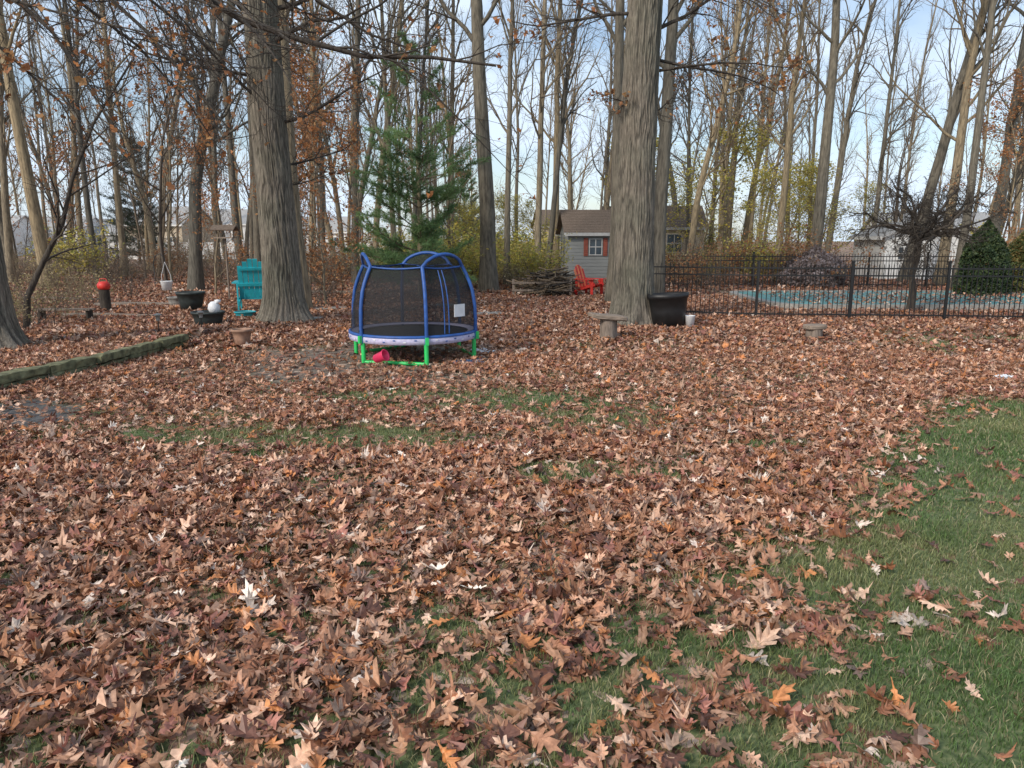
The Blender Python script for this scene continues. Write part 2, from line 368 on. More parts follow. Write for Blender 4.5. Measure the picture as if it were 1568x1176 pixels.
for s in range(4):
    mb=MB(); random.seed(500+s); tips=[]
    cf={'mat':M_twig,'tmat':M_twig,'tl':9,'rmin':.004,
     0:dict(n=5,w=.14,up=.05,s=4,k=7,t0=.2,ang=(.3,.8),lr=.45,rr=.6),
     1:dict(n=4,w=.16,up=.05,s=3,k=4,t0=.2,ang=(.4,.8),lr=.5,rr=.6),
     2:dict(n=3,w=.16,up=.0,s=3,k=0,t0=0,ang=(.4,.8),lr=.5)}
    for j in range(16): grow(mb,(random.gauss(0,.25),random.gauss(0,.25),-.05),(random.gauss(0,.45),random.gauss(0,.45),1),U(1.2,2.2),.013,0,cf,tips)
    if s==0: leafup(mb,samp(tips,500),2,.09,ORANGE+[(.4,.3,.18)],.08)
    if s==1: leafup(mb,tips,1,.10,YELL,.12)
    if s==2: leafup(mb,samp(tips,300),2,.08,[(.42,.33,.19),(.30,.26,.12)],.08)
    SH.append(mb.mesh('shrub'))

TR=[(75,30,.50,-.06,3),(150,36,.3,-.02,0),(192,38,.34,-.01,2),(300,29,.52,-.045,1),(335,40,.34,.0,5),(372,33,.36,-.02,0),(397,30,.34,.03,3),
(464,20.8,.46,.0,0),(480,34,.34,.03,2),(545,33,.34,.0,5),(575,38,.34,.02,4),(608,36,.3,-.02,0),(690,40,.34,.02,2),(748,28.5,.64,-.035,3),(776,32,.28,.03,0),(822,36,.34,.02,2),(838,38,.3,.03,5),(851,41,.42,.01,0),
(937,23.5,.40,.0,3),(918,44,.36,.03,5),(1003,25,.5,.045,0),(1050,38,.38,.0,1),(1100,42,.34,.03,2),(1135,45,.36,.0,4),(1188,35,.36,.04,0),(1238,32.5,.54,.045,3),(1262,44,.36,.0,5),(1330,46,.34,.05,2),(1383,34,.5,.05,5),(1437,32,.46,.05,0),(1462,30,.34,.02,3),(1508,34,.5,.09,2),(1555,36,.5,.0,4),(20,33,.34,.03,5),(112,44,.36,.0,4),(245,42,.34,.05,1)]
random.seed(5)
for b,d,dia,ln,v in TR:
    s=dia/.48; hs=U(.95,1.2)
    put(FV[v],'bare_tree',(X(b,d),d,0),(random.gauss(0,.015),ln*.9,0),(s,s,hs))
occ=[(X(b,d),d) for b,d,_,_,_ in TR]
far=empty('distant_tree_line',(0,70,0))
def ok(x,y,m=1.3):
    q=bearing(x,y)
    if 846<q<1060 and y<41: return False
    if 1295<q<1415 and y<43: return False
    return all((x-a)**2+(y-b)**2>m*m for a,b in occ)
cnt=0
while cnt<108:
    y=U(34,100); x=U(-.76,.76)*y
    if not ok(x,y,1.6): continue
    if 6<x<30 and y<43: continue
    occ.append((x,y)); s=U(.45,.9); hs=U(.8,1.25); cnt+=1
    o=put(random.choice(FV),'bare_tree',(x,y,0),(random.gauss(0,.035),random.gauss(0,.05),U(0,6.28)),(s,s,hs))
    if y>62: o.name='tree'; o.parent=far; o.matrix_parent_inverse=Matrix.Translation((0,-70,0))
cnt=0
while cnt<55:
    y=U(27,65); x=U(-.74,.74)*y
    if (5.5<x<26 and y<40) or not ok(x,y,.8): continue
    occ.append((x,y)); s=U(.6,1.4); cnt+=1
    put(SVv[random.choice([0,1,2,4,0,2,4,4])],'sapling',(x,y,0),(random.gauss(0,.08),random.gauss(0,.11),U(0,6.28)),(s*.85,s*.85,s))
for b,d,s in [(1220,37,.62),(1255,39,.68),(1200,44,.7),(1275,45,.62),(1055,42,.95),(1025,44,.9),(1340,56,.7),(835,45,.5),(800,47,.55),(705,46,.5),(775,44,.4),(1085,50,.65),(740,44,.45),(1160,52,.55)]:
    put(SVv[3],'leafy_sapling',(X(b,d),d,0),(0,0,U(0,6)),(s*1.3,s*1.3,s))
for b,d,s in [(500,22,.6),(475,25,.75),(555,31,.85),(440,27,.9),(330,26,.6),(1530,30,.8)]:
    put(SVv[5],'young_beech_tree',(X(b,d),d,0),(0,0,U(0,6)),(s,s,s))
for i in range(120):
    y=U(29,60); x=U(-.76,.76)*y; q=bearing(x,y)
    if 5.5<x<24 and y<35: continue
    if (846<q<1060 and y<40) or (1295<q<1420 and y<42): continue
    yy=random.random()<(.5 if -7<x<26 else .06)
    s=U(.6,1.3); put(SH[1] if yy else SH[random.choice([0,2,3,3,2])],'shrub',(x,y,0),(0,0,U(0,6)),(s*1.2,s*1.2,s*(1.05 if yy else .75)))
for b,d,s,v in [(55,17,.5,2),(110,19,.55,3),(30,20,.7,3),(150,22,.5,2),(80,23,.6,2),(15,15,.45,2),(200,25,.5,3),(500,24,.7,0),(490,22,.55,3),(1250,31,.8,0),(1215,32,.6,3),(1030,32,.8,3),(1005,31,.6,0),(1075,31,.8,3),(1050,29,.6,0),(720,32,.6,1),(775,34,.7,1),(810,33,.7,1),(690,35,.8,1),(740,36,.9,1),(1540,29,.8,0),(1110,33,.8,0),(1150,33,.8,1),(1185,33,.9,0)]:
    put(SH[v],'dry_shrub',(X(b,d),d,.05),(0,0,U(0,6)),(s*1.3,s*1.3,s*1.2))

# ---- big oaks
def oak(name,loc,r,leanx,leany,limbs,seed,ztop=16,flare=.5,mat=M_oak,extra=None,crown=22):
    random.seed(seed); mb=MB(); ns,nr=300,340
    th=np.linspace(0,2*math.pi,ns,endpoint=False); z=np.concatenate([np.linspace(-.15,9,290),np.linspace(9.15,ztop,50)])
    TH,Z=np.meshgrid(th,z); rr=r*(1-.022*np.clip(Z,0,99))
    lob=.5+.5*np.cos(TH*5+seed)*.6+.3*np.cos(TH*3+1)
    rr=rr*(1+flare*np.exp(-np.clip(Z,0,9)/.28)*(.55+.75*lob)+.12*np.exp(-Z/1.3))
    NR=62
    u=TH/(2*math.pi)*NR+.5*np.sin(TH*3+Z*1.1)+1.3*(vn(Z*2.1+np.cos(TH)*1.5,np.sin(TH)*1.5+3,seed)-.5)
    def pv(uu,per,zz,o):
        x=uu%per; return vn(x,zz,o)*(1-ss(per-1,per,x))+vn(x-per,zz,o)*ss(per-1,per,x)
    f1=pv(u,NR,Z*1.5,seed+3); f2=pv(u*2+.3,NR*2,Z*5,seed+4)
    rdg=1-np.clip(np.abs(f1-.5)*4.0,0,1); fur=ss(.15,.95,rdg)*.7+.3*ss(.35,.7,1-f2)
    rr=rr-(fur*.024)*(r/.45)+(f2-.5)*.008
    rr=rr*(1+.05*(vn(np.cos(TH)*1.5+5,Z*.5+np.sin(TH),seed+6)-.5))
    cx=leanx*Z+.04*np.sin(Z*.5+seed); cy=leany*Z
    V=np.stack([rr*np.cos(TH)+cx,rr*np.sin(TH)+cy,Z],-1).reshape(-1,3)
    i=np.arange(nr-1)[:,None]*ns; j=np.arange(ns)[None]; jn=(j+1)%ns
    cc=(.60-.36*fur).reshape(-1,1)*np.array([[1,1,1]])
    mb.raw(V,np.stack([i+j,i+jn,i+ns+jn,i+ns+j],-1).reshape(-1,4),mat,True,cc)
    cf={'mat':M_dbark,'tmat':M_dbark,'rmin':.005,
     0:dict(n=9,w=.10,up=.01,s=7,k=11,t0=.12,ang=(.4,.95),lr=.36,rr=.4),
     1:dict(n=6,w=.17,up=-.01,s=4,k=7,t0=.1,ang=(.4,.95),lr=.42,rr=.5),
     2:dict(n=4,w=.2,up=-.02,s=3,k=4,t0=.1,ang=(.4,.9),lr=.5,rr=.6),
     3:dict(n=3,w=.18,up=-.02,s=3,k=0,t0=0,ang=(.4,.8),lr=.5)}
    tips=[]
    for (z0,dx,dy,dz,L,r0) in limbs:
        grow(mb,(leanx*z0,leany*z0,z0),(dx,dy,dz),L,r0,0,cf,tips)
    for k in range(crown):
        a=U(0,6.28); z0=U(8.5,ztop); grow(mb,(leanx*z0,leany*z0,z0),(math.cos(a),math.sin(a),U(.3,1)),U(3,6),.08,0,cf,tips)
    if extra:
        for poly,r0 in extra: grow(mb,poly[0],(1,0,0),sum(math.dist(poly[i],poly[i+1]) for i in range(len(poly)-1)),r0,0,cf,tips,poly=poly)
    leafup(mb,clumpy(tips,int(len(tips)*.03))+samp(tips,int(len(tips)*.05)),1,.11,ORANGE,.06)
    return mb.build(name,loc)
oak('oak_tree',(2.86,17.5,0),.455,.006,0,[(5.6,1,-.2,.25,3.2,.04),(6.3,.9,.3,.5,3.5,.05),(4.9,-.7,-.2,.1,1.3,.02),(6.8,-1,-.3,.2,3,.045),(4.6,.9,.1,.5,1.8,.02),(7.2,1,-.4,.1,4,.05),(6.0,1,.2,.1,3.8,.04)],3)
oak('oak_tree',(-5.55,18,0),.45,-.012,0,[(3.6,1,.2,.2,2.2,.03),(4.6,1,-.2,.15,3.2,.045),(5.6,-1,-.3,.2,3.5,.05),(6.3,.9,-.5,.2,4,.06),(3.2,.8,.5,-.1,1.5,.02),(5.0,-.8,-.5,.1,3,.04),(7,1,0,.3,4,.06)],8,flare=.6)
Lx,Ly=-9.05,12.6
def rel(pts): return [(a-Lx,b-Ly,c) for a,b,c in pts]
ex=[(rel([(-8.9,12.6,8.4),(-6.5,12.8,6.9),(-5.2,13,5.9),(-4.4,13,5.42),(-3.4,13,5.1),(-2.4,13,4.86),(-1.35,13,4.85),(-.26,13,4.72)]),.085),
    (rel([(-8.9,12.6,7.4),(-7.6,12.6,6.6),(-6.6,12.4,5.9),(-5.7,12.3,5.1),(-5.0,12.2,4.3),(-4.4,12,3.6)]),.05),
    (rel([(-8.9,12.6,6.4),(-7.8,12.3,5.7),(-7.0,12.1,5.0),(-6.5,12,4.2),(-6.0,11.8,3.5)]),.04),
    (rel([(-8.9,12.6,8.0),(-7.3,12,7.0),(-5.7,11.6,6.0),(-4.6,11.4,5.3),(-3.6,11.2,4.9)]),.05),
    (rel([(-8.9,12.6,5.6),(-8.2,13,4.8),(-7.7,13.3,4.2),(-7.4,13.4,3.5)]),.03),
    (rel([(-8.9,12.6,7.0),(-8.0,11.5,6.3),(-7.0,10.8,5.5),(-6.2,10.4,4.8),(-5.6,10.2,4.1)]),.035),
    (rel([(-8.9,12.6,7.8),(-7.9,13.5,7.0),(-6.6,14.5,6.2),(-5.4,15,5.2),(-4.7,15.2,4.4)]),.045),
    (rel([(-8.9,12.6,6.0),(-8.3,11.8,5.6),(-7.5,11.0,5.2),(-6.6,10.5,5.0),(-5.6,10.2,4.7),(-4.7,10.1,4.5)]),.035),
    (rel([(-8.9,12.6,6.8),(-7.8,13.6,6.2),(-6.9,14.6,5.4),(-6.3,15.2,4.5),(-5.9,15.5,3.7)]),.04),
    (rel([(-8.9,12.6,9),(-6.9,13.5,8.2),(-5.2,14,7.0),(-3.8,14.3,6.3),(-2.6,14.6,5.6),(-1.7,14.6,5.3)]),.06)]
oak('oak_tree',(Lx,Ly,.08),.42,-.01,0,[],14,flare=.75,extra=ex,crown=8)

mb=MB(); random.seed(44)
cf={'mat':M_dbark,'tmat':M_dbark,'rmin':.005,0:dict(n=6,w=.1,up=0,s=8,k=12,t0=.3,ang=(.5,1.0),lr=.35,rr=.4),1:dict(n=5,w=.15,up=.03,s=4,k=5,t0=.2,ang=(.4,.9),lr=.45,rr=.5),2:dict(n=4,w=.18,up=0,s=3,k=0,t0=0,ang=(.4,.9),lr=.5)}
grow(mb,(0,0,0),(0,0,1),5.5,.075,0,cf,[],poly=[(0,0,0),(.1,0,.7),(.45,.1,1.4),(.95,.1,2.2),(1.2,.2,3.1),(1.7,.3,4.2),(2.6,.3,5.4)])
mb.build('leaning_tree',(X(42,15.5),15.5,.1))

# ---- ornamental twisted tree by the fence
mb=MB(); random.seed(21)
mb.tube([(0,0,-.05),(.02,0,.5),(-.03,.02,1.0),(.05,0,1.5),(.02,0,2.0)],[.13,.09,.08,.09,.10],M_dbark,10)
cf={'mat':M_dbark,'tmat':M_dbark,'rmin':.007,
 0:dict(n=8,w=.28,up=.0,s=6,k=11,t0=.15,ang=(.4,1.2),lr=.42,rr=.5),
 1:dict(n=6,w=.3,up=.0,s=4,k=7,t0=.1,ang=(.4,1.2),lr=.5,rr=.6),
 2:dict(n=5,w=.3,up=-.05,s=3,k=4,t0=.1,ang=(.4,1.1),lr=.5,rr=.6),
 3:dict(n=3,w=.25,up=-.05,s=3,k=0,t0=0,ang=(.4,1.0),lr=.5)}
for k in range(16):
    a=k/16*6.28; grow(mb,(.02,0,1.95),(math.cos(a)+.3,math.sin(a),U(.2,1.1)),U(1.6,2.4),.05,0,cf,[])
mb.build('weeping_cherry_tree',(X(1393,20.6),20.6,0))

# ---- conifers
def conifer(name,loc,Ht,rad,seed,c1,c2,bl=.12,dens=1.0,z0=.8,sparse=0):
    random.seed(seed); mb=MB(); P=[];D=[]
    mb.tube([(0,0,-.1),(.03,0,Ht*.3),(-.02,.03,Ht*.6),(0,0,Ht)],[.12,.09,.05,.01],M_bark,8)
    z=z0
    while z<Ht-.2:
        f=z/Ht; nb=6 if f<.5 else 5; a0=U(0,6)
        for k in range(nb):
            if random.random()<sparse*f*1.1: continue
            L=rad*(1-f)**.6*U(.5,1.25)+.15; a=a0+k*6.28/nb+U(-.4,.4); q=(0,0,z); d=norm((math.cos(a),math.sin(a),.05+.6*f+U(-.15,.2))); pts=[q]
            n=7
            for i in range(n):
                d=norm((d[0]+random.gauss(0,.08),d[1]+random.gauss(0,.08),d[2]+random.gauss(0,.06)+.03)); q=tuple(q[j]+d[j]*L/n for j in range(3)); pts.append(q)
                if i>=2 or (i>=1 and f<.4):
                    for sgn in(-1,1):
                        for rep in range(2):
                            sd=norm((d[0]*.8-sgn*d[1]*U(.5,1),d[1]*.8+sgn*d[0]*U(.5,1),d[2]+U(-.25,.4))); l=L*.28*U(.5,1.2)*(1.2-i/n)+.12
                            e=tuple(q[j]+sd[j]*l for j in range(3)); mb.tube([q,e],[.008,.003],M_twig,3)
                            m=max(2,int(l/.07*dens*(1-.7*sparse*f)))
                            for s in range(m):
                                t=(s+1)/m; P.append(tuple(q[j]+sd[j]*l*t for j in range(3))); D.append(sd)
            mb.tube(pts,[.03*(1-i/n*.8)*(1.2-f) for i in range(n+1)],M_twig,5)
        z+=U(.2,.5)
    P=np.array(P);D=np.array(D); k=10; P=np.repeat(P,k,0);D=np.repeat(D,k,0);n=len(P)
    v=D*.7+RNG.normal(0,.6,(n,3)); v/=np.linalg.norm(v,axis=1,keepdims=True); l=bl*RNG.uniform(.7,1.2,(n,1))
    w=np.cross(v,RNG.normal(0,1,(n,3))); w/=np.linalg.norm(w,axis=1,keepdims=True); w*=.008
    V=np.stack([P-w,P+w,P+v*l],1).reshape(-1,3)
    t=ss(.3,.7,fbm(P[:,0]*1.5+P[:,1],P[:,2]*1.5,seed))[:,None]*.7+.3*RNG.random((n,1)); C=np.repeat((np.array(c1)*(1-t)+np.array(c2)*t)[:,None,:],3,1).reshape(-1,3)
    mb.raw(V,(np.arange(n)[:,None]*3+np.array([[0,1,2]])),M_green,False,C)
    return mb.build(name,loc)
conifer('white_pine_tree',(X(645,26),26,0),8.6,2.45,5,(.07,.15,.06),(.23,.36,.14),.18,1.0,.6,.85)
conifer('spruce_tree',(X(215,60),60,0),9.5,2.6,7,(.05,.075,.055),(.08,.11,.07),.2,.6,.6)
conifer('spruce_tree',(X(712,58),58,0),7,2.4,9,(.12,.22,.07),(.20,.32,.09),.2,.6,.6)
def evergreen(name,loc,rx,h,seed,pal):
    r=np.random.default_rng(seed); n=9000; mb=MB()
    a=r.random(n)*6.283; z=r.random(n)**.8; R=rx*np.sqrt(np.clip(1-(z*2-.75)**2*.45,0.05,1))*(1-z**4)*(.55+.8*fbm(np.cos(a)*2+z*3,np.sin(a)*2+z*4,seed))*(1-.5*r.random(n)**3)
    mb.tube([(0,0,-.05),(0,0,h*.5),(0,0,h*.9)],[.07,.05,.02],M_dbark,6)
    leaves(mb,R*np.cos(a),R*np.sin(a),z*h*(.9+.2*fbm(np.cos(a)*2,np.sin(a)*2,8))+.05,r.uniform(.06,.13,n),r.uniform(.3,2.2,n),SV,ST,None,M_green,np.array(pal),np.ones(len(pal))/len(pal),1.0,dark=.4+.9*fbm(np.cos(a)*3+z*5,np.sin(a)*3,3))
    return mb.build(name,loc)
G=[(.035,.065,.028),(.055,.09,.035),(.08,.11,.035)]
evergreen('evergreen_shrub',(X(1500,26),26,0),.85,2.5,1,G)
evergreen('evergreen_shrub',(X(1560,27),27,0),.9,2.2,2,[(.08,.12,.04),(.15,.17,.05),(.25,.18,.06)])
evergreen('hydrangea_bush',(X(1245,31),31,0),1.2,1.6,4,[(.32,.26,.25),(.24,.18,.16),(.42,.36,.37)])

# ------------------------------------------------------------ object materials
M_black=simple('black_metal',(.012,.012,.013),.4,.3,20,0,.05)
M_blue=simple('blue_sleeve',(.02,.085,.31),.5,.25,12)
M_lgreen=simple('green_steel',(.03,.55,.13),.4,.1,5)
M_pad=simple('pad_vinyl',(.50,.48,.66),.5,.15,25)
M_mat=simple('jump_mat',(.015,.015,.016),.8,.3,30)
M_white=simple('white_plastic',(.75,.76,.78),.5,.08,8)
M_pink=simple('pink_plastic',(.75,.04,.13),.4,.1,5)
M_teal=simple('teal_plastic',(.02,.36,.43),.5,.15,6)
M_red=simple('red_paint',(.65,.04,.03),.5,.2,8)
M_orange=simple('orange_paint',(.85,.24,.09),.5,.15,8)
M_wood=simple('weathered_wood',(.20,.16,.13),.9,.45,6,0,.6,(6,6,1))
M_woodx=simple('weathered_plank',(.24,.19,.15),.9,.45,5,0,.6,(1,8,8))
M_moss=simple('mossy_timber',(.14,.14,.075),.95,.6,9,0,1.0)
M_clay=simple('clay',(.33,.20,.14),.8,.3,9)
M_dkpot=simple('dark_pot',(.03,.04,.04),.6,.3,9)
M_bpot=simple('black_pot',(.012,.012,.013),.5,.3,9)
M_soil=simple('soil',(.04,.03,.02),1,.4,25,0,1)
M_stone=simple('stone',(.27,.26,.24),.9,.3,8,0,.5)
m,nt,bs=newmat('safety_net'); bs.inputs['Base Color'].default_value=(.012,.013,.016,1); bs.inputs['Roughness'].default_value=.8
tr=N(nt,'ShaderNodeBsdfTransparent'); ms=N(nt,'ShaderNodeMixShader')
tc=N(nt,'ShaderNodeTexCoord'); no=N(nt,'ShaderNodeTexNoise'); no.inputs['Scale'].default_value=4; nt.links.new(tc.outputs['Object'],no.inputs['Vector'])
mr=N(nt,'ShaderNodeMapRange'); mr.inputs[3].default_value=.55; mr.inputs[4].default_value=.72; nt.links.new(no.outputs['Fac'],mr.inputs[0]); nt.links.new(mr.outputs[0],ms.inputs[0])
nt.links.new(tr.outputs[0],ms.inputs[1]); nt.links.new(bs.outputs[0],ms.inputs[2]); nt.links.new(ms.outputs[0],nt.nodes['Material Output'].inputs[0]); M_net=m

# ------------------------------------------------------------ trampoline
mb=MB(); RZ=[(.33,1.09),(.6,1.10),(.9,1.09),(1.15,1.05),(1.35,.98),(1.56,.87)]
def pr(z): return float(np.interp(z,[a for a,_ in RZ],[b for _,b in RZ]))
ang=[math.radians(-72+60*k) for k in range(6)]
for a in ang:
    zs=np.linspace(.34,1.56,10); mb.tube([(pr(z)*math.cos(a),pr(z)*math.sin(a),z) for z in zs],[.03]*10,M_blue,10)
    mb.tube([(1.07*math.cos(a),1.07*math.sin(a),z) for z in(0.02,.2,.40)],[.036]*3,M_lgreen,10)
    mb.box((1.12*math.cos(a),1.12*math.sin(a),.40),(.07,.05,.12),M_lgreen,(0,0,a))
def ptat(a,r,z): return (r*math.cos(a),r*math.sin(a),z)
for i in range(6):
    a0=ang[i];a1=a0+math.pi/3
    P0=np.array(ptat(a0,.87,1.55));P1=np.array(ptat(a1,.87,1.55))
    if i in(0,2,4):
        pts=[]
        for t in np.linspace(0,1,13):
            p=P0*(1-t)+P1*t; s=math.sin(math.pi*t)**.6; p[2]+=.20*s; o=.06*s; p[0]+=o*math.cos(a0+math.pi/6); p[1]+=o*math.sin(a0+math.pi/6); pts.append(tuple(p))
        mb.tube(pts,[.028]*13,M_blue,8)
        V=[];
        for t,p in zip(np.linspace(0,1,13),pts): q=P0*(1-t)+P1*t; V+= [q,p]
        mb.raw(V,[[2*k,2*k+2,2*k+3,2*k+1] for k in range(12)],M_net)
    mb.tube([tuple(P0*(1-t)+P1*t-np.array([0,0,.03*math.sin(math.pi*t)])) for t in np.linspace(0,1,7)],[.016]*7,M_blue,6)
    if i in(5,1,3):
        q0=ptat(a0,1.07,.03);q1=ptat(a1,1.07,.03); mb.tube([q0,tuple((np.array(q0)+q1)/2),q1],[.03]*3,M_lgreen,8)
n=96; th=np.linspace(0,2*math.pi,n,endpoint=False)
V=[];zs=np.linspace(.47,1.55,12)
for z in zs:
    for t in th:
        k=(t-ang[0])%(math.pi/3)-math.pi/6; f=math.cos(math.pi/6)/math.cos(k); w=(z-.47)/1.08
        r=(pr(z)-.03)*(1-w+w*f)-.015*abs(math.sin(t*17+z*3))*w; V.append(ptat(t,r,z))
mb.raw(V,[[i*n+j,i*n+(j+1)%n,(i+1)*n+(j+1)%n,(i+1)*n+j] for i in range(11) for j in range(n)],M_net,True)
mb.lathe([(0.001,.41),(.5,.40),(.98,.43)],M_mat,n=48)
mb.lathe([(.93,.455),(1.06,.48),(1.085,.46),(1.092,.40),(1.085,.345),(1.07,.34)],M_pad,n=64)
mb.lathe([(1.05,.487),(1.092,.482),(1.097,.457),(1.094,.445)],M_blue,n=64)
for k in range(40):
    a=k/40*6.283; mb.box((1.096*math.cos(a),1.096*math.sin(a),.385+.03*(k%2)),(.004,.04,.018),M_blue if k%3 else M_white,(0,0,a))
a=math.radians(-40); mb.box((1.10*math.cos(a),1.10*math.sin(a),.86),(.006,.24,.20),M_white,(0,.0,a))
for da in(-.08,.0):
    a=math.radians(-50)+da; mb.tube([ptat(a,pr(z)*.965,z) for z in np.linspace(.5,1.5,8)],[.010]*8,M_blue,5)
mb.build('trampoline',(-1.69,12.65,0))
mb=MB(); mb.lathe([(.001,.0),(.07,0),(.085,.19),(.10,.2),(.09,.205),(.075,.19),(.062,.02),(.001,.015)],M_pink); mb.tube([(.09,0,.19),(.12,0,.12),(.13,0,.07),(.08,0,.05)],[.008]*4,M_pink,6)
o=mb.build('pink_bucket',(X(576,11.55),11.55,.13)); o.rotation_euler=(math.radians(68),.2,math.radians(60))
def mat_obj(name,b,d,w,l,m,rz,z=.03):
    mb=MB(); V=[];n=8
    for i in range(n+1):
        for j in range(n+1): V.append(((i/n-.5)*w,(j/n-.5)*l,.012*math.sin(i*1.7+j)*1.0+z))
    mb.raw(V,[[i*(n+1)+j,i*(n+1)+j+1,(i+1)*(n+1)+j+1,(i+1)*(n+1)+j] for i in range(n) for j in range(n)],m,True); mb.box((0,0,z-.02),(w*.96,l*.96,.012),m)
    mb.build(name,(X(b,d),d,height(X(b,d),d)),rz)
M_bl2=simple('blue_sheet',(.03,.08,.17),.6,.3,8)
mat_obj('blue_mat',716,11.9,.5,.35,M_bl2,.2,.05); mat_obj('paper_sheet',738,13.0,.3,.45,M_white,.6,.06); mat_obj('paper_sheet',1535,10.4,.22,.14,M_white,.3,.07)

# ------------------------------------------------------------ fence
def fence(name,pts,H=1.37,post=2.3,sp=.115):
    mb=MB()
    for (x0,y0),(x1,y1) in zip(pts,pts[1:]):
        L=math.hypot(x1-x0,y1-y0); a=math.atan2(y1-y0,x1-x0); n=int(L/sp)
        for z in(.12,H-.28,H-.10): mb.box(((x0+x1)/2,(y0+y1)/2,z),(L,.028,.035),M_black,(0,0,a))
        for k in range(n+1):
            t=k/n; x=x0+(x1-x0)*t;y=y0+(y1-y0)*t
            mb.box((x,y,.06+(H-.06)/2),(.017,.017,H-.06),M_black,(0,0,a))
        m=max(1,round(L/post))
        for k in range(m+1):
            t=k/m; x=x0+(x1-x0)*t;y=y0+(y1-y0)*t
            mb.box((x,y,H/2),(.06,.06,H+.10),M_black,(0,0,a)); mb.box((x,y,H+.065),(.075,.075,.03),M_black,(0,0,a))
    mb.build(name)
fence('metal_fence',[(3.25,19.8),(6.2,18.8),(17.5,17.6)])
fence('metal_fence',[(3.25,19.8),(5.4,31.5)])
fence('metal_fence',[(5.4,31.5),(24,30.2)])
# pool
mb=MB(); M_cover=simple('pool_cover',(.10,.26,.26),.55,.35,1.5,0,.3)
n=72; th=np.linspace(0,2*math.pi,n,endpoint=False); cx,cy=13.1,24.3
def pool(s,z):
    r=[]
    for t in th:
        c,si=math.cos(t),math.sin(t); e=.45
        r.append((cx+s*5.2*math.copysign(abs(c)**e,c),cy+s*3.3*math.copysign(abs(si)**e,si)*(1+.12*math.cos(t*2)),z))
    return r
Vv=[(cx,cy,.05)]+pool(.5,.06)+pool(1,.10)
Ff=[[1+j,1+(j+1)%n,1+n+(j+1)%n,1+n+j] for j in range(n)]
mb.raw(Vv,Ff,M_cover,True); mb.raw(Vv,[[0,1+j,1+(j+1)%n] for j in range(n)],M_cover,True)
A=pool(1.0,.13);B=pool(1.05,.13);C=pool(1.05,-.05)
D0=pool(1.0,.06)
mb.raw(D0+A+B+C,[[k*n+j,k*n+(j+1)%n,(k+1)*n+(j+1)%n,(k+1)*n+j] for k in range(3) for j in range(n)],M_stone)
mb.build('covered_pool')
# leaves lying on the cover
mb=MB(); k=900; lx=RNG.uniform(8.6,17.6,k); ly=RNG.uniform(21.6,27,k); leaves(mb,lx,ly,np.full(k,.13),RNG.uniform(.08,.16,k),RNG.uniform(0,.4,k),SV,ST,None,M_leaf); mb.build('leaves_on_pool_cover')

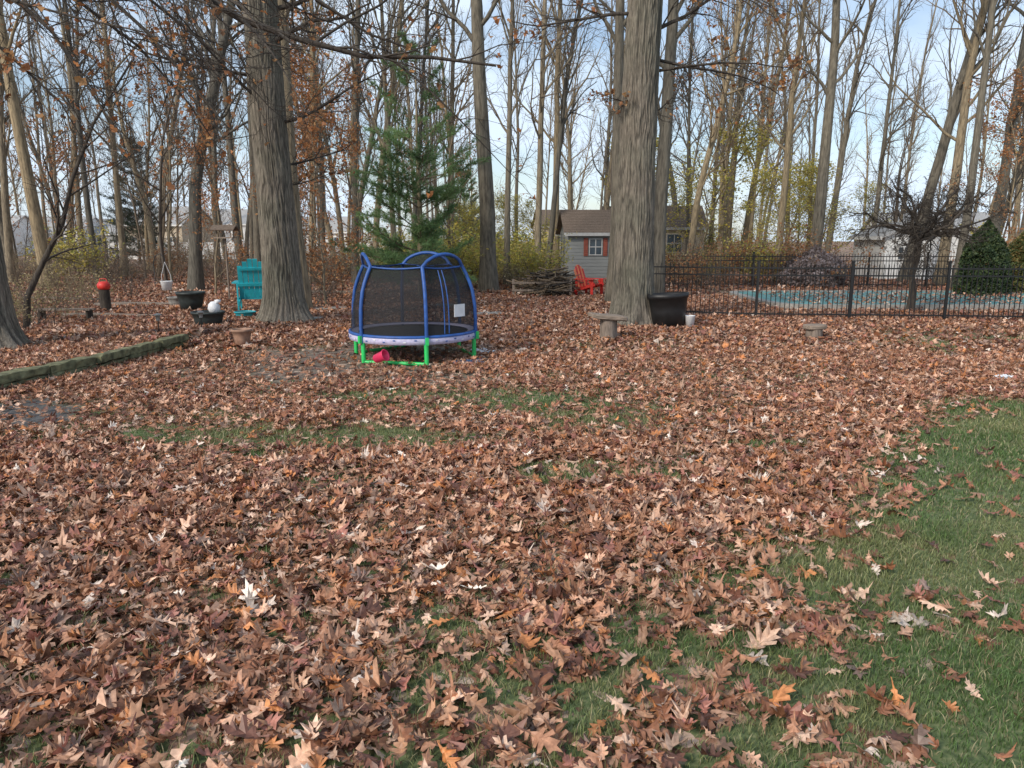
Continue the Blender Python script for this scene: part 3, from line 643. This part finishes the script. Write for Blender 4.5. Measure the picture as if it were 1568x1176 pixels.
# ------------------------------------------------------------ buildings
M_grey=simple('grey_siding',(.22,.23,.225),.8,.1,3,0,.2,(1,1,9)); M_roof=simple('brown_shingle',(.14,.105,.08),.95,.35,18,0,.4)
M_tan=simple('tan_siding',(.52,.44,.33),.8,.1,3); M_whs=simple('white_siding',(.80,.80,.78),.7,.06,3); M_groof=simple('grey_shingle',(.38,.38,.38),.95,.3,18)
M_glass=simple('window_glass',(.05,.07,.09),.15,.3,2,0,0); M_shut=simple('shutter_red',(.25,.065,.04),.7,.2,8); M_trim=simple('trim',(.4,.4,.39),.7,.1,8)
def house(name,loc,w,dp,wh,rh,rz,wall,roof,wins,gable_x=True,trim=None,shut=False,door=None,ov=.25):
    e=empty(name,loc); e.rotation_euler[2]=rz; trim=trim or M_trim
    def fin(mb,n): mb.build(n,parent=e)
    mb=MB(); k=int(wh/.16)
    mb.box((0,0,wh/2),(w,dp,wh),wall)
    for i in range(k):
        z=(i+.5)*wh/k; mb.box((0,0,z),(w+.03,dp+.03,wh/k-.02),wall)
    if gable_x: mb.raw([(-w/2,-dp/2,wh),(-w/2,dp/2,wh),(-w/2,0,wh+rh),(w/2,-dp/2,wh),(w/2,dp/2,wh),(w/2,0,wh+rh)],[[0,2,1],[3,4,5]],wall)
    else: mb.raw([(-w/2,-dp/2,wh),(w/2,-dp/2,wh),(0,-dp/2,wh+rh),(-w/2,dp/2,wh),(w/2,dp/2,wh),(0,dp/2,wh+rh)],[[0,1,2],[3,5,4]],wall)
    fin(mb,'walls'); mb=MB()
    hw=(dp if gable_x else w)/2; ln=(w if gable_x else dp)+2*ov; sl=math.atan2(rh,hw); sll=(hw+ov)/math.cos(sl)
    for s in(-1,1):
        c=(hw+ov)/2; z=wh+rh-math.tan(sl)*c+.05
        if gable_x: mb.box((0,s*c,z),(ln,sll,.09),roof,(-s*sl,0,0)); mb.box((0,s*(hw+ov),wh-math.tan(sl)*ov+.0),(ln,.03,.16),trim)
        else: mb.box((s*c,0,z),(sll,ln,.09),roof,(0,s*sl,0)); mb.box((s*(hw+ov),0,wh-math.tan(sl)*ov),(.03,ln,.16),trim)
    for i in range(14):
        t=(i+.5)/14
        for s in(-1,1):
            c=(hw+ov)*t; z=wh+rh-math.tan(sl)*c+.105
            if gable_x: mb.box((0,s*c,z),(ln,.02,.02),roof,(-s*sl,0,0))
            else: mb.box((s*c,0,z),(.02,ln,.02),roof,(0,s*sl,0))
    fin(mb,'roof')
    for (x,z,ww,hh) in wins:
        mb=MB(); y=-dp/2-.03
        mb.box((x,y,z),(ww,.04,hh),M_glass)
        for dx in(-ww/2,0,ww/2): mb.box((x+dx,y-.02,z),(.045,.05,hh+.06),trim)
        for dz in(-hh/2,0,hh/2): mb.box((x,y-.023,z+dz),(ww+.06,.05,.045),trim)
        if shut:
            for s in(-1,1):
                mb.box((x+s*(ww/2+.17),y-.012,z),(.2,.04,hh+.1),M_shut)
                for q in range(8): mb.box((x+s*(ww/2+.17),y-.04,z-hh/2+.04+q*hh/7.5),(.16,.02,.03),M_shut)
        fin(mb,'window')
    if door:
        mb=MB(); x,ww,hh=door; mb.box((x,-dp/2-.03,hh/2),(ww,.05,hh),M_trim)
        for s in(-1,1): mb.box((x+s*(ww/2+.04),-dp/2-.05,hh/2),(.08,.06,hh),trim)
        fin(mb,'door')
    return e
house('garden_shed',(4.45,37.5,0),3.7,3,2.35,.95,.06,M_grey,M_roof,[(-.55,1.6,.6,.75)],True,M_trim,True,(1.2,.8,1.9))
house('tan_house',(9.2,50,0),6.0,6,2.7,1.3,-.1,M_tan,M_roof,[(-1.6,1.7,.9,1.1),(1.2,1.7,.9,1.1)])
house('tan_house',(9.5,92,0),13,8,3.4,1.9,.1,M_tan,M_roof,[(-4,2.3,1.2,1.3),(0,2.3,1.2,1.3),(4,2.3,1.2,1.3)])
house('white_house',(20.2,38.5,0),3.7,5,2.1,.65,-.15,M_whs,M_groof,[(-1.0,1.3,.5,.6)],False,M_whs)
house('grey_house',(34,62,0),8,6,2.8,1.2,-.2,M_whs,M_groof,[(-2.5,1.6,1.2,1.1),(1.5,1.6,1.2,1.1)])
for b,d,w,wh,m in [(95,95,9,2.8,M_whs),(215,98,10,2.6,M_trim),(268,80,6,3.4,M_tan),(335,98,11,3.8,M_whs),(490,95,9,2.8,M_whs),(-10,90,9,2.8,M_whs),(690,96,9,2.8,M_whs)]:
    house('suburban_house',(X(b,d),d,0),w,7,wh,1.8,U(-.15,.15),m,M_groof,[(-w*.3,1.6,1.2,1.1),(w*.05,1.6,1.2,1.1),(w*.33,1.6,1.2,1.1)],True,M_whs,False,(-w*.12,1,2))
mb=MB()
for i in range(14):
    mb.box((i*2.4,0,.9),(2.25,.05,1.5),M_whs); mb.box((i*2.4-1.2,0,.95),(.14,.14,1.9),M_whs)
mb.build('vinyl_fence',(X(190,68),68,0),.03)

# ------------------------------------------------------------ chairs
def adir(name,loc,rz,m1,m2,sc=1):
    mb=MB(); tl=.32
    for k in range(6):
        x=(k-2.5)*.095; Hh=.80-.035*abs(k-2.5)**1.6; c=Matrix.Rotation(-tl,3,'X')
        p=np.array([x,.26+math.sin(tl)*Hh/2,.26+math.cos(tl)*Hh/2]); mb.box(p,(.085,.02,Hh),m1 if k%2 else m2,c)
    mb.box((0,.37,.52),(.6,.03,.06),m1,(-tl,0,0)); mb.box((0,.47,.82),(.5,.03,.05),m1,(-tl,0,0))
    for k in range(6): y=-.28+k*.1; mb.box((0,y,.38-(y+.28)*.26),(.56,.085,.02),m2 if k%2 else m1,(-.25,0,0))
    for s in(-1,1):
        mb.box((s*.28,.05,.28),(.03,.85,.10),m1,(-.28,0,0)); mb.box((s*.31,-.27,.27),(.03,.1,.54),m1); mb.box((s*.34,.02,.555),(.13,.72,.025),m1); mb.box((s*.31,.34,.28),(.03,.08,.54),m1)
        mb.box((s*.31,-.2,.47),(.03,.12,.1),m1,(.6,0,0))
    mb.build(name,loc,rz,sc)
adir('red_adirondack_chair',(X(903,26.5),26.5,0),math.radians(52),M_red,M_orange,1.06)
adir('teal_adirondack_chair',(X(394,20.6),20.6,.05),math.radians(-165),M_teal,M_teal,1.4)

# ------------------------------------------------------------ log benches
def stump(name,loc,r,h,slab,tilt,rz,mat=None):
    mat=mat or M_wood
    mb=MB(); th=np.linspace(0,2*math.pi,28,endpoint=False); V=[];n=28
    for z in np.linspace(-.03,h,6):
        for t in th: V.append((r*(1+.08*math.sin(3*t+1)+.03*math.sin(11*t)+.1*(1-z/h)**3)*math.cos(t),r*(1+.08*math.sin(2*t))*math.sin(t),z))
    V.append((0,0,h)); mb.raw(V[:-1],[[i*n+j,i*n+(j+1)%n,(i+1)*n+(j+1)%n,(i+1)*n+j] for i in range(5) for j in range(n)],mat,True)
    mb.raw(V,[[5*n+j,5*n+(j+1)%n,6*n] for j in range(n)],M_woodx)
    if slab:
        V=[];W,D=slab
        for z,s in((0,.9),(.02,1),(.07,1),(.09,.95)):
            for t in th: V.append((W/2*s*math.copysign(abs(math.cos(t))**.5,math.cos(t))*(1+.04*math.sin(5*t)),D/2*s*math.copysign(abs(math.sin(t))**.6,math.sin(t)),h+z+tilt*math.cos(t)*W/2))
        V.append((0,0,h+.09)); mb.raw(V,[[i*n+j,i*n+(j+1)%n,(i+1)*n+(j+1)%n,(i+1)*n+j] for i in range(3) for j in range(n)],M_woodx,False)
        mb.raw(V,[[3*n+j,3*n+(j+1)%n,4*n] for j in range(n)],M_woodx)
    mb.build(name,loc,rz)
stump('log_bench',(X(931,14.9),14.9,0),.17,.40,(.80,.44),-.12,0.05)
stump('tree_stump',(X(1246,14.9),14.9,0),.16,.2,(.42,.34),.03,.2)
def pot(name,b,d,r0,r1,h,m,z=0,fill=M_soil,sq=1,rx=0,ry=0):
    mb=MB(); mb.lathe([(.001,0),(r0,0),(r0+(r1-r0)*.5,h*.5),(r1*.985,h*.86),(r1*1.04,h*.87),(r1*1.05,h),(r1*.97,h),(r1*.93,h*.85)],m,n=36,sq=sq); mb.lathe([(.001,h*.87),(r1*.5,h*.88),(r1*.95,h*.85)],fill,n=36,sq=sq)
    x=X(b,d); o=mb.build(name,(x,d,float(height(x,d))+z)); o.rotation_euler=(rx,ry,0); return o
pot('black_planter',1024,17.0,.36,.45,.80,M_bpot,-.03,sq=.7,ry=-.06)
mb=MB(); mb.lathe([(.001,0),(.09,0),(.11,.24),(.12,.25),(.10,.25),(.08,.02),(.001,.02)],M_white); mb.build('white_bucket',(X(1056,16.9),16.9,.02))
pot('green_planter',294,20.6,.27,.37,.48,M_dkpot,.05)
pot('black_tub',320,17.2,.27,.36,.34,M_dkpot,0)
mb=MB(); mb.lathe([(.001,0),(.10,0),(.14,.10),(.12,.20),(.06,.26),(.001,.27)],M_white,n=18); mb.lathe([(.05,.24),(.08,.30),(.001,.31)],M_white,(.10,0,0),12); mb.build('white_garden_ornament',(X(330,17.2),17.2,.30))
pot('clay_pot',372,13.8,.12,.18,.34,M_clay)
pot('teal_tub',376,18.9,.2,.26,.16,M_teal)
pot('grey_pot',272,22,.2,.26,.3,M_stone)
mb=MB(); mb.tube([(0,0,-.1),(0,0,1.0),(0,0,1.75),(.05,0,1.92),(.18,0,1.98),(.28,0,1.88),(.28,0,1.78)],[.012]*7,M_black,6)
mb.tube([(.28,0,1.78),(.17,0,1.45),(.17,0,1.30)],[.005]*3,M_white,5); mb.tube([(.28,0,1.78),(.40,0,1.45),(.40,0,1.30)],[.005]*3,M_white,5)
mb.lathe([(.001,1.09),(.11,1.09),(.14,1.30),(.15,1.31),(.13,1.31),(.11,1.12)],M_white,(.28,0,0)); mb.build('hanging_bucket_hook',(X(243,18.5),18.5,-.35))
stump('tree_stump',(X(163,20.5),20.5,0),.13,.62,None,0,0,M_dbark)
mb=MB(); mb.lathe([(.001,0),(.13,0),(.16,.05),(.17,.13),(.12,.20),(.05,.22),(.001,.22)],M_red); mb.tube([(-.12,0,.18),(-.08,0,.29),(.08,0,.29),(.12,0,.18)],[.01]*4,M_red,6); mb.build('red_pot',(X(163,20.5),20.5,.62))
mb=MB(); mb.tube([(0,0,-.1),(0,0,1.0),(0,0,2.0)],[.03]*3,M_wood,8); mb.box((0,0,2.02),(.6,.4,.04),M_woodx)
for sx in(-.22,.22):
    for sy in(-.13,.13): mb.box((sx,sy,2.15),(.03,.03,.24),M_wood)
mb.box((0,-.13,2.33),(.75,.32,.03),M_roof,(.5,0,0)); mb.box((0,.13,2.33),(.75,.32,.03),M_roof,(-.5,0,0)); mb.build('bird_feeder',(X(352,24),24,0))
for b,d in((245,14.6),(310,15.4),(700,20)):
    mb=MB(); mb.tube([(0,0,0),(0,0,.3)],[.01,.01],M_black,6); mb.lathe([(.035,.28),(.045,.38),(.085,.385),(.06,.41),(.001,.43)],M_stone,n=14); mb.lathe([(.03,.285),(.04,.38)],M_white,n=10); mb.build('path_light',(X(b,d),d,float(height(X(b,d),d))))
# timber edging, short mossy lengths butted end to end
mb=MB(); P=[(-7.35,7.0),(-6.85,9.55),(-6.42,11.2),(-6.36,12.0),(-6.2,13.9)]; random.seed(12)
for (a,b),(c,d) in zip(P,P[1:]):
    LT=math.hypot(c-a,d-b); an=math.atan2(d-b,c-a); nseg=max(1,round(LT/.85))
    for lv in(0,1):
        for sg in range(nseg):
            L0=LT*sg/nseg+.012; L1=LT*(sg+1)/nseg-.012; ns=7; V=[]; yaw=U(-.03,.03); sh=U(-.03,.03); hz=U(-.012,.018)
            for i in range(ns+1):
                t=(L0+(L1-L0)*i/ns)/LT; x=a+(c-a)*t;y=b+(d-b)*t; ox=-math.sin(an);oy=math.cos(an); e=.9 if i in(0,ns) else 1
                for (u,w) in((-.09,0),(-.10,.02),(-.10,.105),(-.088,.12),(.088,.12),(.10,.105),(.10,.02),(.09,0)):
                    j=random.gauss(0,.008)+sh+yaw*(i-ns/2)/ns; V.append((x+ox*(u*e+j)-ox*.015*lv,y+oy*(u*e+j)-oy*.015*lv,w*e+lv*.124+random.gauss(0,.006)+hz-.01))
            F=[[i*8+j,i*8+(j+1)%8,(i+1)*8+(j+1)%8,(i+1)*8+j] for i in range(ns) for j in range(8)]; mb.raw(V,F,M_moss); mb.raw(V,[list(range(8)),[ns*8+q for q in range(7,-1,-1)]],M_moss)
mb.build('timber_edging')
mb=MB(); random.seed(3)
for (b,d,L,r,a) in [(230,22,3.0,.09,.2),(110,24,3.4,.08,-.1),(165,19,2.2,.06,.1),(500,27,3,.09,.3)]:
    x=X(b,d); mb.tube([(x+math.cos(a)*L*(t-.5),d+math.sin(a)*L*(t-.5),.06+.02*math.sin(t*5)) for t in np.linspace(0,1,7)],[r*(1-.3*t) for t in np.linspace(0,1,7)],M_wood,9)
mb.build('fallen_logs')
mb=MB(); mb.box((0,0,.30),(1.4,.10,.035),M_wood); mb.box((0,.17,.30),(1.4,.10,.035),M_wood)
for s in(-.6,.6): mb.box((s,.1,.14),(.05,.22,.28),M_dbark)
mb.build('garden_bench',(X(98,18.0),18.0,.0),-.05)
mb=MB(); random.seed(9)
for k in range(260):
    a=U(-.5,.5)+(0 if random.random()<.7 else 1.3); L=U(.6,1.5); x=random.gauss(0,.38);y=random.gauss(0,.35); z=U(.05,.9)*math.exp(-x*x*1.0-y*y); e=U(-.25,.35)
    p=[(x+math.cos(a)*L*t,y+math.sin(a)*L*t,max(.02,z+e*L*t+random.gauss(0,.04))) for t in(-.5,-.2,.1,.5)]; r=U(.01,.035); mb.tube(p,[r,r*.9,r*.8,r*.5],random.choice([M_twig,M_dbark,M_twig]),5)
mb.build('brush_pile',(X(840,26.6),26.6,0),0,1.0)
mb=MB()
for z in(.22,.48): mb.box((0,0,z),(2.1,.04,.07),M_wood)
for s in(-1.0,1.0): mb.box((s,.05,.3),(.08,.06,.62),M_wood); mb.box((s,.4,.5),(.07,.7,.05),M_wood)
mb.build('wooden_rail',(X(830,26.0),26.0,0),.02)
mb=MB()
for b,d,w in[(505,21,.9),(745,19.5,.8),(470,18.2,.7),(690,22,.9)]:
    mb.box((X(b,d),d,.045),(w,.5,.07),M_stone,(0,0,.1))
mb.build('stepping_stones')

# ------------------------------------------------------------ world, sun, camera
EL,AZ=math.radians(34),math.radians(222)   # azimuth clockwise from +Y: behind the camera, left
w=bpy.data.worlds.new('World'); scene.world=w; w.use_nodes=True; nt=w.node_tree; L=nt.links.new
bg=nt.nodes['Background']; sky=N(nt,'ShaderNodeTexSky',sky_type='NISHITA'); sky.sun_disc=False; sky.sun_elevation=EL; sky.sun_rotation=AZ
tc=N(nt,'ShaderNodeTexCoord'); mp=N(nt,'ShaderNodeMapping'); mp.inputs['Scale'].default_value=(1,1,3.2); L(tc.outputs['Generated'],mp.inputs[0])
no=N(nt,'ShaderNodeTexNoise'); no.inputs['Scale'].default_value=3.2; no.inputs['Detail'].default_value=5; L(mp.outputs[0],no.inputs['Vector'])
cr=ramp(nt,[(.41,(.2,.2,.2)),(.60,(.95,.95,.95))]); L(no.outputs['Fac'],cr.inputs[0])
mx=N(nt,'ShaderNodeMix',data_type='RGBA'); L(cr.outputs[0],mx.inputs[0]); L(sky.outputs[0],mx.inputs[6]); mx.inputs[7].default_value=(5.7,6.7,7.9,1)
L(mx.outputs[2],bg.inputs['Color']); bg.inputs['Strength'].default_value=.15
sd=bpy.data.lights.new('sun','SUN'); sd.energy=3.2; sd.angle=math.radians(10); sd.color=(1,.91,.79)
so=bpy.data.objects.new('sun',sd); scene.collection.objects.link(so)
dv=Vector((math.sin(AZ)*math.cos(EL),math.cos(AZ)*math.cos(EL),math.sin(EL))); so.rotation_euler=dv.to_track_quat('Z','Y').to_euler(); so.location=(0,0,30)
cam=bpy.data.cameras.new('camera'); cam.lens=26; cam.sensor_width=36; cam.clip_end=2000; cam.clip_start=.05
co=bpy.data.objects.new('camera',cam); co.location=(0,0,2); co.rotation_euler=(math.radians(90-11.14),0,0); scene.collection.objects.link(co); scene.camera=co
scene.view_settings.view_transform='Standard'; scene.view_settings.look='None'; scene.view_settings.exposure=0
